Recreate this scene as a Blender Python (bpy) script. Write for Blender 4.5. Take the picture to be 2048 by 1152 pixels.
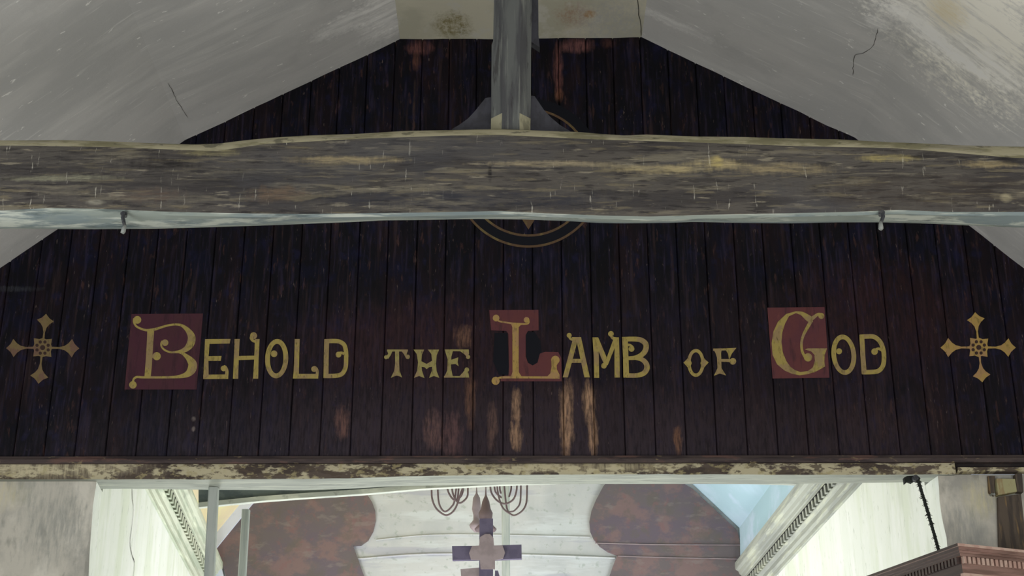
import bpy, bmesh, math, random
from mathutils import Vector, noise as mnoise
random.seed(7)
C = bpy.context.scene
for o in list(bpy.data.objects): bpy.data.objects.remove(o)

# ------------------------------------------------------------------ camera
F, PITCH, EYE = 3000.0, math.radians(23.3), 1.6
cp, sp = math.cos(PITCH), math.sin(PITCH)
cam_d = bpy.data.cameras.new('camera'); cam = bpy.data.objects.new('camera', cam_d)
C.collection.objects.link(cam); C.camera = cam
cam_d.sensor_width = 36; cam_d.lens = 36*F/2048
cam.location = (0, 0, EYE); cam.rotation_euler = (math.pi/2+PITCH, 0, 0)

# ------------------------------------------------------------------ light
C.view_settings.view_transform = 'Standard'; C.view_settings.look = 'None'
C.view_settings.gamma = 1; C.view_settings.use_curve_mapping = False
C.view_settings.exposure = 0.9
w = bpy.data.worlds.new('world'); C.world = w; w.use_nodes = True
w.node_tree.nodes['Background'].inputs[0].default_value = (.62, .68, .78, 1)
w.node_tree.nodes['Background'].inputs[1].default_value = 0.28
def area(name, loc, target, sx, sy, power, col):
    d = bpy.data.lights.new(name, 'AREA'); d.shape = 'RECTANGLE'; d.size = sx; d.size_y = sy
    d.energy = power; d.color = col
    o = bpy.data.objects.new(name, d); C.collection.objects.link(o); o.location = loc
    o.rotation_euler = (Vector(target)-Vector(loc)).to_track_quat('-Z', 'Y').to_euler()
# daylight through the low side windows of the nave, and of the chancel beyond
area('nave_window_light_south', (4.3, 2.6, 1.7), (-1.2, 6.3, 5.2), 2.6, 1.6, 106, (1, .985, .95))
area('nave_window_light_north', (-4.3, 2.6, 1.7), (1.2, 6.3, 5.2), 2.6, 1.6, 98, (.96, .98, 1))
area('west_window_light', (0, -2.2, 2.6), (0, 8.9, 4.6), 3.5, 2.4, 62, (1, .98, .95))
area('chancel_window_light_north', (-2.35, 11.6, 2.3), (2.4, 12.0, 4.4), 2.2, 1.5, 84, (.99, 1, 1))
area('chancel_window_light_south', (2.2, 12.2, 2.3), (-2.7, 12.4, 4.3), 2.2, 1.5, 62, (.99, 1, .97))
area('sanctuary_window_light', (0, 13.6, 1.6), (0, 14.8, 4.9), 2.4, 1.0, 46, (.97, .93, 1))
area('chancel_floor_bounce', (0, 9.9, 1.2), (0, 9.0, 4.3), 3.0, 1.2, 9, (.97, 1, 1))

# ------------------------------------------------------------------ projection helpers
def ray(px, py):
    dx, dy = (px-1024)/F, (576-py)/F
    return Vector((dx, cp-dy*sp, sp+dy*cp))
def pix(px, py, Y):
    r = ray(px, py); t = Y/r.y
    return Vector((r.x*t, Y, EYE+r.z*t))
def hit(px, py, P, N):
    r = ray(px, py); o = Vector((0, 0, EYE)); t = (P-o).dot(N)/r.dot(N)
    return o+r*t
YT = 8.9

# ------------------------------------------------------------------ object helpers
def link(o, parent=None):
    C.collection.objects.link(o)
    if parent: o.parent = parent
    return o
def mesh_obj(name, verts, faces, m, parent=None, smooth=False, fm=None):
    me = bpy.data.meshes.new(name); me.from_pydata([tuple(v) for v in verts], [], faces)
    for x in (m if isinstance(m, list) else [m]): me.materials.append(x)
    if fm:
        for p, k in zip(me.polygons, fm): p.material_index = k
    bm = bmesh.new(); bm.from_mesh(me); bmesh.ops.recalc_face_normals(bm, faces=bm.faces); bm.to_mesh(me); bm.free()
    if smooth:
        for p in me.polygons: p.use_smooth = True
    return link(bpy.data.objects.new(name, me), parent)
def empty(name, loc=(0, 0, 0)):
    o = bpy.data.objects.new(name, None); o.location = loc; o.empty_display_size = .1
    return link(o)
def tag(o, label=None, cat=None, group=None, kind=None):
    if label: o['label'] = label
    if cat: o['category'] = cat
    if group: o['group'] = group
    if kind: o['kind'] = kind
    return o
def keep(o, parent):            # parent while the mesh keeps world coordinates
    o.parent = parent; o.location = -parent.location
    return o
class MB:
    def __init__(s): s.v = []; s.f = []; s.m = []
    def add(s, verts, faces, mi=0):
        b = len(s.v); s.v += [Vector(v) for v in verts]; s.f += [tuple(b+i for i in f) for f in faces]; s.m += [mi]*len(faces)
    def box(s, a, b, mi=0):
        x0, y0, z0 = a; x1, y1, z1 = b
        s.add([(x0,y0,z0),(x1,y0,z0),(x1,y1,z0),(x0,y1,z0),(x0,y0,z1),(x1,y0,z1),(x1,y1,z1),(x0,y1,z1)],
              [(0,3,2,1),(4,5,6,7),(0,1,5,4),(1,2,6,5),(2,3,7,6),(3,0,4,7)], mi)
    def prism(s, pts, off, mi=0):
        n = len(pts); off = Vector(off)
        s.add(list(pts)+[Vector(p)+off for p in pts],
              [tuple(range(n)), tuple(reversed(range(n, 2*n)))]+[(i, (i+1) % n, n+(i+1) % n, n+i) for i in range(n)], mi)
    def tube(s, pts, r, n=8, mi=0, flat=False):
        pts = [Vector(p) for p in pts]; rings = []
        up = None
        for i, p in enumerate(pts):
            t = (pts[min(i+1, len(pts)-1)]-pts[max(i-1, 0)]).normalized()
            if up is None: up = t.orthogonal().normalized()
            up = (up-t*up.dot(t)).normalized(); sd = t.cross(up)
            rr = r[i] if isinstance(r, (list, tuple)) else r
            rings.append([p+(up*math.cos(a)+sd*math.sin(a))*rr for a in [2*math.pi*k/n for k in range(n)]])
        v = [q for g in rings for q in g]
        f = [(i*n+k, i*n+(k+1) % n, (i+1)*n+(k+1) % n, (i+1)*n+k) for i in range(len(pts)-1) for k in range(n)]
        f += [tuple(reversed(range(n))), tuple(range((len(pts)-1)*n, len(pts)*n))]
        s.add(v, f, mi)
    def lathe(s, c, prof, n=16, mi=0):       # prof: (radius, z) around the vertical through c
        v = [Vector((c[0]+r*math.cos(2*math.pi*k/n), c[1]+r*math.sin(2*math.pi*k/n), z)) for r, z in prof for k in range(n)]
        f = [(i*n+k, i*n+(k+1) % n, (i+1)*n+(k+1) % n, (i+1)*n+k) for i in range(len(prof)-1) for k in range(n)]
        f += [tuple(range(n)), tuple(range((len(prof)-1)*n, len(prof)*n))]
        s.add(v, f, mi)
    def build(s, name, m, parent=None, smooth=False, world_parent=None):
        o = mesh_obj(name, s.v, s.f, m, parent, smooth, s.m)
        if world_parent: keep(o, world_parent)
        return o
def smooth_sharp(o, ang=40):
    for p in o.data.polygons: p.use_smooth = True
    o.data.set_sharp_from_angle(angle=math.radians(ang))
def interp(tab, x):
    if x <= tab[0][0]: return tab[0][1]
    for (a, b), (c, d) in zip(tab, tab[1:]):
        if x <= c: return b+(d-b)*(x-a)/(c-a)
    return tab[-1][1]
def catmull(P, k=6):
    P = [Vector(p) for p in P]
    if len(P) < 3: return P
    out = []
    for i in range(len(P)-1):
        a, b, c, d = P[max(i-1, 0)], P[i], P[i+1], P[min(i+2, len(P)-1)]
        for j in range(k):
            t = j/k
            out.append(.5*((2*b)+(c-a)*t+(2*a-5*b+4*c-d)*t*t+(3*b-a-3*c+d)*t**3))
    out.append(P[-1]); return out

# ------------------------------------------------------------------ materials
def lin(c):
    return tuple(((x/255)/12.92 if x/255 <= .04045 else ((x/255+.055)/1.055)**2.4) for x in c)+(1,)
def material(name, base, rough=.85, layers=(), patches=(), bump=None, spec=.3, rand=0, streak=(40, 20, 6)):
    """layers: (colour, (sx,sy,sz), lo, hi, strength[, detail]) noise layers in world metres
       patches: (colour, centre, radii, raggedness, strength) marks that have a shape of their own"""
    m = bpy.data.materials.new(name); m.use_nodes = True; nt = m.node_tree; N = nt.nodes; L = nt.links
    bs = N['Principled BSDF']; bs.inputs['Roughness'].default_value = rough
    bs.inputs['Specular IOR Level'].default_value = spec
    pos = N.new('ShaderNodeNewGeometry').outputs['Position']
    cur = N.new('ShaderNodeRGB'); cur.outputs[0].default_value = lin(base); cur = cur.outputs[0]
    def nz(scale, detail=6, seed=0, rough_=.6):
        mp = N.new('ShaderNodeMapping'); mp.inputs['Scale'].default_value = scale; mp.inputs['Location'].default_value = (seed*3.1, seed*1.7, seed*2.3)
        t = N.new('ShaderNodeTexNoise'); t.inputs['Detail'].default_value = detail; t.inputs['Roughness'].default_value = rough_
        t.inputs['Scale'].default_value = 1
        L.new(pos, mp.inputs[0]); L.new(mp.outputs[0], t.inputs['Vector']); return t.outputs['Fac']
    def rng(v, lo, hi, s):
        r = N.new('ShaderNodeMapRange'); r.inputs[1].default_value = lo; r.inputs[2].default_value = hi
        r.inputs[3].default_value = 0; r.inputs[4].default_value = s
        L.new(v, r.inputs[0]); return r.outputs[0]
    def mix(f, a, col):
        x = N.new('ShaderNodeMix'); x.data_type = 'RGBA'; L.new(f, x.inputs[0]); L.new(a, x.inputs[6])
        x.inputs[7].default_value = lin(col); return x.outputs[2]
    for i, l in enumerate(layers):
        cur = mix(rng(nz(l[1], l[5] if len(l) > 5 else 6, i+1), .5+(l[2]-.5)*.68, .5+(l[3]-.5)*.68, l[4]), cur, l[0])
    if patches:
        rag = nz((14, 14, 14), 5, 9, .65); rag2 = nz((45, 45, 9), 3, 4)
        st = rng(nz(streak, 6, 7, .7), .40, .60, 1); ad = N.new('ShaderNodeMath'); ad.operation = 'ADD'; L.new(rag, ad.inputs[0]); L.new(rag2, ad.inputs[1])
    for (col, c, r, k, s) in patches:
        a = N.new('ShaderNodeVectorMath'); a.operation = 'SUBTRACT'; L.new(pos, a.inputs[0]); a.inputs[1].default_value = c
        b = N.new('ShaderNodeVectorMath'); b.operation = 'DIVIDE'; L.new(a.outputs[0], b.inputs[0]); b.inputs[1].default_value = r
        d = N.new('ShaderNodeVectorMath'); d.operation = 'LENGTH'; L.new(b.outputs[0], d.inputs[0])
        e = N.new('ShaderNodeMath'); e.operation = 'MULTIPLY_ADD'; L.new(ad.outputs[0], e.inputs[0]); e.inputs[1].default_value = k
        L.new(d.outputs['Value'], e.inputs[2])
        mu = N.new('ShaderNodeMath'); mu.operation = 'MULTIPLY'; L.new(rng(e.outputs[0], 1.3+k, .55+k, s), mu.inputs[0])
        f2 = N.new('ShaderNodeMath'); f2.operation = 'MULTIPLY_ADD'; L.new(st, f2.inputs[0]); f2.inputs[1].default_value = .8; f2.inputs[2].default_value = .25
        L.new(f2.outputs[0], mu.inputs[1]); mu.use_clamp = True
        cur = mix(mu.outputs[0], cur, col)
    if rand:
        oi = N.new('ShaderNodeObjectInfo'); h = N.new('ShaderNodeHueSaturation')
        L.new(rng(oi.outputs['Random'], 0, 1, 2*rand), (q := N.new('ShaderNodeMath')).inputs[0]); q.operation = 'ADD'; q.inputs[1].default_value = 1-rand
        L.new(q.outputs[0], h.inputs['Value']); L.new(cur, h.inputs['Color']); cur = h.outputs[0]
    L.new(cur, bs.inputs['Base Color'])
    if bump:
        b = N.new('ShaderNodeBump'); b.inputs['Strength'].default_value = bump[1]; b.inputs['Distance'].default_value = bump[2]
        L.new(nz(bump[0], 8, 5, .65), b.inputs['Height']); L.new(b.outputs[0], bs.inputs['Normal'])
    return m

def pp(px, py, Y=YT): return tuple(pix(px, py, Y))
def tr(px, py, rx, ry, Y=YT): return (rx/330, .5, ry/318)
def tp(col, px, py, rx, ry, k=.8, s=.8): return (col, pp(px, py), tr(px, py, rx, ry), k, s)

TAN = (158, 126, 100); PINK = (112, 74, 70)
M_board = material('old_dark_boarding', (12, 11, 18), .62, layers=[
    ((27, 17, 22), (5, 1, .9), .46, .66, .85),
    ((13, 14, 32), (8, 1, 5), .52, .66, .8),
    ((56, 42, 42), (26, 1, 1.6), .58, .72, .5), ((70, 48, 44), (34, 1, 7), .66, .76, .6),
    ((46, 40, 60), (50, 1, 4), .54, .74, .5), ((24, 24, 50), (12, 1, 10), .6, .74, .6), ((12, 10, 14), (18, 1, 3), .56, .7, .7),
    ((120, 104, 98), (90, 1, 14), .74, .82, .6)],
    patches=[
    tp((62, 44, 41), 1000, 850, 360, 95, .5, .55), tp((58, 42, 40), 1600, 860, 330, 80, .5, .5),  # browned foot against the dark base paints in the dimness of the top
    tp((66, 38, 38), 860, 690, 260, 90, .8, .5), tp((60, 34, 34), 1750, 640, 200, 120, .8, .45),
    tp((60, 54, 62), 950, 900, 800, 120, .4, .65), tp((42, 32, 38), 1100, 760, 900, 190, .5, .55),  # pale haze over the foot of the boards, painted into the colour
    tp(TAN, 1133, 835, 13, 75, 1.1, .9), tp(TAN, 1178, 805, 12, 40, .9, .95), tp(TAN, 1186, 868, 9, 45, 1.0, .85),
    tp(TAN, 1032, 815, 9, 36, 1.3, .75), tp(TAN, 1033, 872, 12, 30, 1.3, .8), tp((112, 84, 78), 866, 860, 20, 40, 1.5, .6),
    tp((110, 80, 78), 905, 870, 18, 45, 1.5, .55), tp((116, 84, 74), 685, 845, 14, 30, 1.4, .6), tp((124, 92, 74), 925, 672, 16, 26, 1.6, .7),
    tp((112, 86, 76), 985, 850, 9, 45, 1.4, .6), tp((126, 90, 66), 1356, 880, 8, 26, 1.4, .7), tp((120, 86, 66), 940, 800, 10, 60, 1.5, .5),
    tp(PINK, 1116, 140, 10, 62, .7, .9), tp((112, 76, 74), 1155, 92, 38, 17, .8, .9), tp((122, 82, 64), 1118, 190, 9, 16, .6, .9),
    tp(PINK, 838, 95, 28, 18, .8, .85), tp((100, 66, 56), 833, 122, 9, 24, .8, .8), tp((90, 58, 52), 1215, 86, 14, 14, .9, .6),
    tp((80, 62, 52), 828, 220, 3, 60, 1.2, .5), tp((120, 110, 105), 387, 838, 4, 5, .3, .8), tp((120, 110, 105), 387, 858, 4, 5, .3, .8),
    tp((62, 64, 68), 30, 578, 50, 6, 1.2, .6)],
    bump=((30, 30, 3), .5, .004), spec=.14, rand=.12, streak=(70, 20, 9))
M_gap = material('board_gap_dark', (8, 7, 9), .95)
def gold(name, base, alt):
    return material(name, base, .7, layers=[(alt, (13, 1, 9), .48, .6, .8), ((104, 92, 50), (40, 1, 22), .56, .75, .6), ((52, 42, 38), (80, 1, 18), .66, .76, .75)], spec=.25)
M_gold = gold('gold_ochre_paint', (158, 141, 78), (142, 120, 88))
M_goldw = gold('gold_ochre_paint_on_red', (164, 136, 76), (158, 124, 88))
M_goldp = gold('faded_ochre_paint', (118, 100, 68), (108, 80, 70))
M_pale = gold('pale_ochre_paint', (146, 136, 84), (140, 118, 88))
M_red = material('red_ground_paint', (72, 42, 48), .7, layers=[((72, 38, 50), (9, 1, 6), .4, .62, .8), ((54, 32, 40), (30, 1, 5), .56, .72, .7), ((84, 50, 52), (30, 1, 12), .66, .78, .5)], spec=.2)
M_red2 = material('brighter_red_ground_paint', (96, 54, 54), .7, layers=[((88, 50, 56), (9, 1, 6), .4, .62, .8), ((66, 40, 44), (30, 1, 5), .58, .74, .7), ((112, 66, 62), (30, 1, 12), .64, .78, .5)], spec=.2)
M_navy = material('navy_paint', (12, 14, 23), .7, spec=.2)
M_ring = gold('roundel_line_paint', (88, 68, 50), (108, 94, 60))

def strk(px, py, Pp): return px
# nave ceiling plaster: streaks run down the slopes, so the noise is long in x/z and short in y
XL, XR = pix(0, 535, YT), pix(2048, 535, YT)
PROF = [pix(px, py, YT) for px, py in [(120, 455), (370, 280), (800, 78), (1283, 74), (1710, 275), (1937, 450)]]
dl = (PROF[0]-XL); dl = dl/dl.z; PROF.insert(0, PROF[0]+dl*(4.32-PROF[0].z))
dr = (PROF[-1]-XR); dr = dr/dr.z; PROF.append(PROF[-1]+dr*(4.32-PROF[-1].z))
def plane_of(i):
    a, b = PROF[i], PROF[i+1]; return a, (b-a).cross(Vector((0, 1, 0)))
def onc(px, py, i): return tuple(hit(px, py, *plane_of(i)))
LIME = (255, 254, 250)
M_ceil = material('grey_limewashed_ceiling', (203, 202, 199), .9, layers=[
    ((188, 188, 186), (.7, 2.5, .7), .42, .62, .8), ((216, 215, 211), (.9, 7, .9), .56, .74, .5),
    ((242, 241, 236), (3, 34, 3), .66, .8, .4), ((250, 249, 244), (11, 22, 11), .735, .78, .8), ((180, 180, 178), (1.5, 1.5, 1.5), .58, .75, .5)],
    patches=[(LIME, onc(770, 25, 2), (.2, .3, .2), 1.0, .7), (LIME, onc(700, 40, 2), (.25, .1, .25), 1.2, .6),
             ((255, 252, 240), onc(1960, 30, 4), (.55, .55, .55), 1.3, 1.4), (LIME, onc(1850, 45, 4), (.35, .16, .35), 1.4, .75), (LIME, onc(2010, 95, 4), (.3, .14, .3), 1.3, .7),
             (LIME, onc(1930, 90, 4), (.32, .07, .32), 1.4, .7), (LIME, onc(1755, 45, 4), (.08, .06, .08), 1.0, .7), (LIME, onc(1345, 45, 4), (.3, .05, .3), 1.5, .5),
             ((226, 208, 160), onc(1905, 12, 4), (.13, .16, .13), .8, .6)],
    bump=((9, 9, 9), .35, .01), spec=.1, streak=(2.2, 16, 2.2))
M_collar = material('cream_ceiling_plaster', (212, 208, 188), .9, layers=[((190, 188, 168), (2, 2, 2), .42, .62, .8), ((210, 208, 196), (7, 5, 7), .56, .7, .8)],
    patches=[((128, 116, 62), onc(905, 50, 3), (.12, .16, .3), .9, .8), ((172, 136, 112), onc(1150, 30, 3), (.12, .14, .3), 1.1, .6), ((186, 186, 182), onc(1220, 45, 3), (.22, .3, .3), 1.1, .7), ((180, 130, 60), onc(1180, 28, 3), (.04, .05, .3), .5, .7)],
    bump=((8, 8, 8), .3, .01), spec=.1)
BY = 5.3
def bpt(px, py): return tuple(pix(px, py, BY))
def bp(col, px, py, rx, ry, k=1.1, s=.75): return (col, bpt(px, py), (rx/520, .4, ry/500), k, s)
CH = (150, 136, 104)
M_beam = material('weathered_oak_beam', (80, 76, 71), .85, layers=[
    ((60, 57, 56), (1.6, 5, 9), .46, .62, .9), ((112, 106, 92), (2.2, 6, 26), .56, .68, .8), ((58, 55, 52), (4, 8, 34), .62, .7, .8),
    ((150, 142, 122), (7, 12, 50), .66, .76, .55), ((176, 172, 158), (70, 10, 8), .73, .8, .7), ((40, 38, 38), (9, 10, 70), .58, .68, .7), ((112, 104, 84), (5, 10, 45), .6, .7, .6), ((70, 70, 73), (1.2, 4, 3), .52, .66, .5)],
    patches=[bp((48, 46, 46), 330, 365, 260, 45, .9, .6), bp((46, 48, 56), 930, 400, 330, 22, .9, .7), bp((54, 47, 42), 1860, 385, 230, 34, .9, .6), bp((50, 48, 48), 150, 325, 170, 22, 1, .5), bp(CH, 690, 322, 110, 9), bp((164, 150, 112), 1320, 340, 95, 11), bp((164, 150, 112), 1430, 330, 60, 12), bp(CH, 1560, 340, 90, 14), bp((150, 138, 112), 1090, 330, 120, 7),
             bp((150, 138, 90), 1780, 318, 60, 8), bp((142, 128, 96), 1980, 330, 60, 8), bp((112, 94, 76), 555, 392, 60, 16, 1.3, .55), bp((104, 88, 76), 300, 392, 60, 14, 1.4, .5),
             bp((130, 128, 108), 120, 360, 110, 7), bp((140, 136, 122), 190, 405, 18, 6, .8), bp((140, 132, 96), 420, 305, 60, 9, 1.2, .6), bp((170, 155, 100), 1432, 325, 14, 12, .6, .9),
             bp((20, 20, 24), 980, 350, 4, 20, .5, .8), bp((24, 22, 22), 330, 330, 60, 12, 1.2, .7), bp((24, 22, 22), 2020, 322, 30, 9, .8, .8), bp((150, 142, 116), 2010, 398, 12, 10, .6, .7)],
    bump=((6, 10, 40), .8, .012), spec=.15, streak=(9, 10, 60))
M_beamtop = material('lit_beam_top_edge', (150, 144, 118), .9, layers=[((100, 96, 70), (5, 5, 20), .45, .62, .8), ((146, 140, 124), (3, 5, 40), .55, .7, .7), ((72, 70, 58), (9, 9, 20), .62, .7, .7)], bump=((8, 8, 30), .5, .006))  # paler top chamfer: light from above painted into the colour
M_beambot = material('lit_beam_underside', (134, 142, 134), .85, layers=[((112, 124, 126), (1.6, 8, 16), .44, .6, .85), ((184, 188, 176), (2.5, 9, 60), .54, .64, .8), ((70, 80, 80), (4, 12, 40), .58, .72, .7)], bump=((6, 8, 40), .5, .006), spec=.15)  # pale underside paint that also carries the light from below
M_post = material('weathered_grey_post', (84, 86, 84), .85, layers=[((62, 62, 64), (20, 12, 2), .44, .62, .85), ((112, 114, 108), (60, 20, 3), .6, .72, .6), ((50, 48, 48), (30, 12, 4), .62, .72, .7)], bump=((40, 40, 4), .6, .006), spec=.15)
M_postbare = material('bare_post_foot', (142, 138, 114), .9, layers=[((104, 102, 84), (20, 20, 9), .48, .64, .8)])
M_brace = material('dark_grey_brace', (58, 58, 64), .85, layers=[((44, 44, 48), (20, 10, 10), .45, .62, .7)])
PE = [(x, .5) for x in range(0)]
M_bress = material('peeling_cream_beam_paint', (92, 82, 74), .88, layers=[
    ((66, 58, 54), (3, 1, 12), .45, .6, .8), ((188, 180, 150), (5, 1, 14), .47, .55, .9, 9), ((160, 150, 112), (14, 1, 26), .56, .66, .7), ((84, 74, 64), (18, 1, 40), .55, .62, .85, 9)],
    patches=[((204, 194, 162), pp(110, 937), (.5, .3, .07), .7, .75), ((192, 182, 148), pp(1150, 937), (.6, .3, .035), .8, .6)], bump=((18, 10, 30), .7, .005), spec=.15)
M_soff = material('pale_green_beam_soffit', (170, 175, 165), .8, layers=[((148, 153, 146), (1.2, 14, 5), .42, .6, .8), ((190, 194, 180), (3, 40, 5), .54, .68, .7), ((118, 122, 114), (6, 60, 6), .62, .72, .6)], bump=((5, 30, 10), .3, .004))
M_rail = material('brown_rail', (74, 64, 62), .75, layers=[((48, 40, 42), (2.5, 1, 20), .45, .6, .8), ((112, 84, 76), (4, 1, 20), .6, .7, .6), ((140, 126, 96), (9, 1, 20), .67, .73, .7)], bump=((8, 8, 40), .4, .003))
M_darkrail = material('dark_stained_wood', (38, 32, 32), .8, layers=[((60, 52, 48), (6, 2, 12), .55, .7, .6)])
M_wall = material('damp_stained_plaster', (196, 192, 180), .92, layers=[
    ((158, 157, 150), (2.4, 1, 1.8), .42, .6, .9), ((216, 212, 200), (5, 2, 3), .52, .68, .7), ((136, 136, 128), (9, 2, 3), .6, .74, .6)],
    patches=[((146, 150, 140), pp(45, 985), (.09, .3, .07), 1.0, .7), ((206, 198, 156), pp(1960, 1000), (.1, .3, .12), 1.0, .6), ((150, 152, 148), pp(1925, 1055), (.16, .3, .16), 1.2, .7), ((146, 148, 142), pp(110, 1050), (.2, .3, .22), 1.3, .7), ((206, 198, 168), pp(10, 985), (.12, .3, .1), 1.0, .6)], bump=((14, 14, 14), .35, .01), spec=.08)
M_lime = material('bright_limewashed_wall', (228, 232, 224), .9, layers=[((216, 223, 205), (1.5, 2.6, .5), .44, .62, .7), ((236, 238, 234), (2, 3, 1), .52, .7, .8), ((202, 209, 192), (9, 9, 1.4), .58, .76, .5), ((176, 184, 170), (14, 26, 10), .68, .8, .6)], bump=((10, 10, 3), .25, .008), spec=.08)
M_corn = material('pale_green_cornice_paint', (186, 191, 172), .8, layers=[((160, 170, 150), (4, 1.2, 14), .44, .6, .8), ((206, 212, 190), (8, 1.5, 20), .56, .68, .7)], bump=((20, 4, 40), .3, .003))
M_corng = material('grey_green_cornice_paint', (160, 164, 154), .8, layers=[((138, 142, 136), (4, 1.2, 14), .44, .6, .8), ((186, 190, 170), (8, 1.5, 20), .56, .68, .7)], bump=((20, 4, 40), .3, .003))
M_slot = material('dentil_recess_shade', (38, 38, 36), .9)  # shade between the dentils, painted as a dark colour
M_blue = material('blue_white_ceiling_panel', (176, 200, 214), .9, layers=[((160, 190, 200), (1, 1, 1), .4, .6, .8), ((196, 210, 230), (2, 1.4, 2), .5, .7, .8)])
M_cream = material('cream_ceiling_panel', (226, 214, 170), .9, layers=[((220, 206, 180), (1, 1, 1), .4, .6, .8), ((228, 230, 160), (2, 2, 2), .52, .66, .5)])
M_teal = material('teal_ceiling_shade', (88, 98, 98), .85, layers=[((66, 76, 80), (6, 3, 9), .42, .6, .8), ((88, 98, 96), (12, 3, 16), .62, .74, .5)])  # shade of the ceiling above the tie, put into a dark colour
M_east = material('pale_sanctuary_plaster', (186, 188, 188), .9, layers=[((172, 176, 178), (1.2, 1, .9), .42, .6, .8), ((196, 202, 204), (1, 1, 7), .54, .7, .7), ((150, 158, 152), (12, 1, 14), .62, .72, .6), ((150, 150, 172), (.8, 1, 9), .6, .7, .4)], bump=((10, 10, 10), .2, .006))
M_marb = material('mottled_brown_purple_boards', (100, 92, 94), .8, layers=[
    ((98, 88, 98), (1.4, 1, 2.6), .44, .6, .85), ((122, 100, 98), (3, 1, 4), .5, .62, .75), ((96, 90, 84), (5, 1, 5), .55, .68, .6), ((128, 118, 116), (5, 1, 12), .6, .74, .45), ((120, 90, 90), (12, 1, 12), .62, .72, .5)],
    bump=((12, 12, 12), .3, .006))
M_rod = material('grey_painted_post', (168, 174, 168), .6, layers=[((148, 156, 152), (30, 30, 3), .42, .62, .7)], spec=.3)
M_violet = material('violet_brown_wood', (88, 82, 102), .7, layers=[((76, 70, 90), (8, 4, 8), .42, .62, .8)])
M_taupe = material('taupe_wood', (136, 124, 126), .7, layers=[((122, 110, 112), (8, 4, 8), .42, .62, .8)])
M_iron = material('brown_wrought_iron', (96, 82, 84), .6, spec=.3)
M_hook = material('rusty_iron', (48, 50, 54), .6, layers=[((80, 80, 80), (60, 60, 60), .5, .65, .7)])
M_hookt = material('worn_bright_metal', (132, 136, 132), .45)
M_rope = material('black_cord', (34, 38, 34), .9)
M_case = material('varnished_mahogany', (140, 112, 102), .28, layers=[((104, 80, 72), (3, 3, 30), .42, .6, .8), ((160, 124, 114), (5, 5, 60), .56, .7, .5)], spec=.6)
M_case2 = material('shaded_mahogany_side', (74, 60, 56), .45, layers=[((56, 46, 44), (3, 3, 30), .42, .6, .8)], spec=.4)  # darker copy of the mahogany, with the shade of the side painted in
M_dent = material('dentil_highlight_varnish', (190, 164, 150), .3, layers=[((170, 134, 122), (20, 20, 20), .45, .6, .7)], spec=.6)  # lighter copy painting highlights on the dentils, top fillet and pilaster caps
M_ribp = material('blue_white_rib_paint', (206, 212, 226), .85, layers=[((188, 196, 214), (3, 3, 3), .45, .62, .7)])
M_crack = material('crack_shadow', (70, 68, 62), .95)
M_floor = material('stone_floor', (120, 114, 104), .8, layers=[((98, 94, 86), (1.3, 1.3, 1), .4, .6, .8)])

# ------------------------------------------------------------------ nave shell
NX = PROF[0].x, PROF[-1].x
m = MB(); m.box((NX[0]-.4, -3, -.1), (NX[1]+.4, 8.9, 0)); tag(m.build('floor', M_floor), kind='structure')
for s, nm in ((0, 'wall_left'), (1, 'wall_right')):
    x = NX[s]; x2 = x-.3 if s == 0 else x+.3
    m = MB(); m.box((min(x, x2), -3, 0), (max(x, x2), 8.9, 4.32)); tag(m.build(nm, M_wall), kind='structure')
# ceiling: slopes and flat collar, as panels of one shell with slightly uneven plaster
def ceiling_panel(i, name, mt, jag=True):
    a, b = PROF[i], PROF[i+1]; n = (b-a).cross(Vector((0, -1, 0))).normalized()
    if n.z < 0: n = -n
    nu, nv = 40, 48; v = []; y0, y1 = YT+.08, -3.0
    for k in range(2):
        for j in range(nv+1):
            for u in range(nu+1):
                t = u/nu; q = (j/nv)**1.6; y = y0+(y1-y0)*q
                p = a.lerp(b, t); p = Vector((p.x, y, p.z))
                if k == 0:
                    e = mnoise.noise(p*1.7)*.012+mnoise.noise(p*7)*.003
                    if 0 < u < nu: p -= n*(abs(e)+.001)*min(1, min(u, nu-u)/5)
                else: p += n*.06
                v.append(p)
    W = nu+1; O = W*(nv+1); f = []
    for j in range(nv):
        for u in range(nu):
            q = j*W+u; f.append((q, q+1, q+1+W, q+W)); f.append((O+q, O+q+W, O+q+1+W, O+q+1))
    for u in range(nu): f.append((u, O+u, O+u+1, u+1)); q = nv*W+u; f.append((q, q+1, O+q+1, O+q))
    for j in range(nv): f.append((j*W, (j+1)*W, O+(j+1)*W, O+j*W)); q = j*W+nu; f.append((q, O+q, O+q+W, q+W))
    o = mesh_obj(name, v, f, mt); smooth_sharp(o, 50); return o
ceil = tag(bpy.data.objects.new('ceiling', None), kind='structure'); link(ceil)
for i in range(7):
    o = ceiling_panel(i, 'ceiling_panel', M_collar if i == 3 else M_ceil); o.parent = ceil
# cracks in the plaster
def ribbon(pts3, wd, nrm, name, mt, parent):
    v = []; nrm = Vector(nrm).normalized()
    for i, p in enumerate(pts3):
        t = (pts3[min(i+1, len(pts3)-1)]-pts3[max(0, i-1)]).normalized(); s = t.cross(nrm).normalized()*wd*(.5+random.random()*.7)
        if i in (0, len(pts3)-1): s = s*.2
        v += [p-s, p+s]
    mb = MB(); mb.add(v, [(2*i, 2*i+1, 2*i+3, 2*i+2) for i in range(len(pts3)-1)])
    o = mb.build(name, mt); o.parent = parent; return o
def ceil_crack(pts, i, wd):
    P, N_ = plane_of(i); N_ = N_.normalized(); N_ = N_ if N_.z < 0 else -N_
    q = [hit(x+random.uniform(-1, 1), y, P, N_)+N_*.004 for x, y in [tuple(a) for a in catmull([(x, y, 0) for x, y in pts], 4) for a in [(a[0], a[1])]]]
    ribbon(q, wd, N_, 'plaster_crack', M_crack, ceil)
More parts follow.
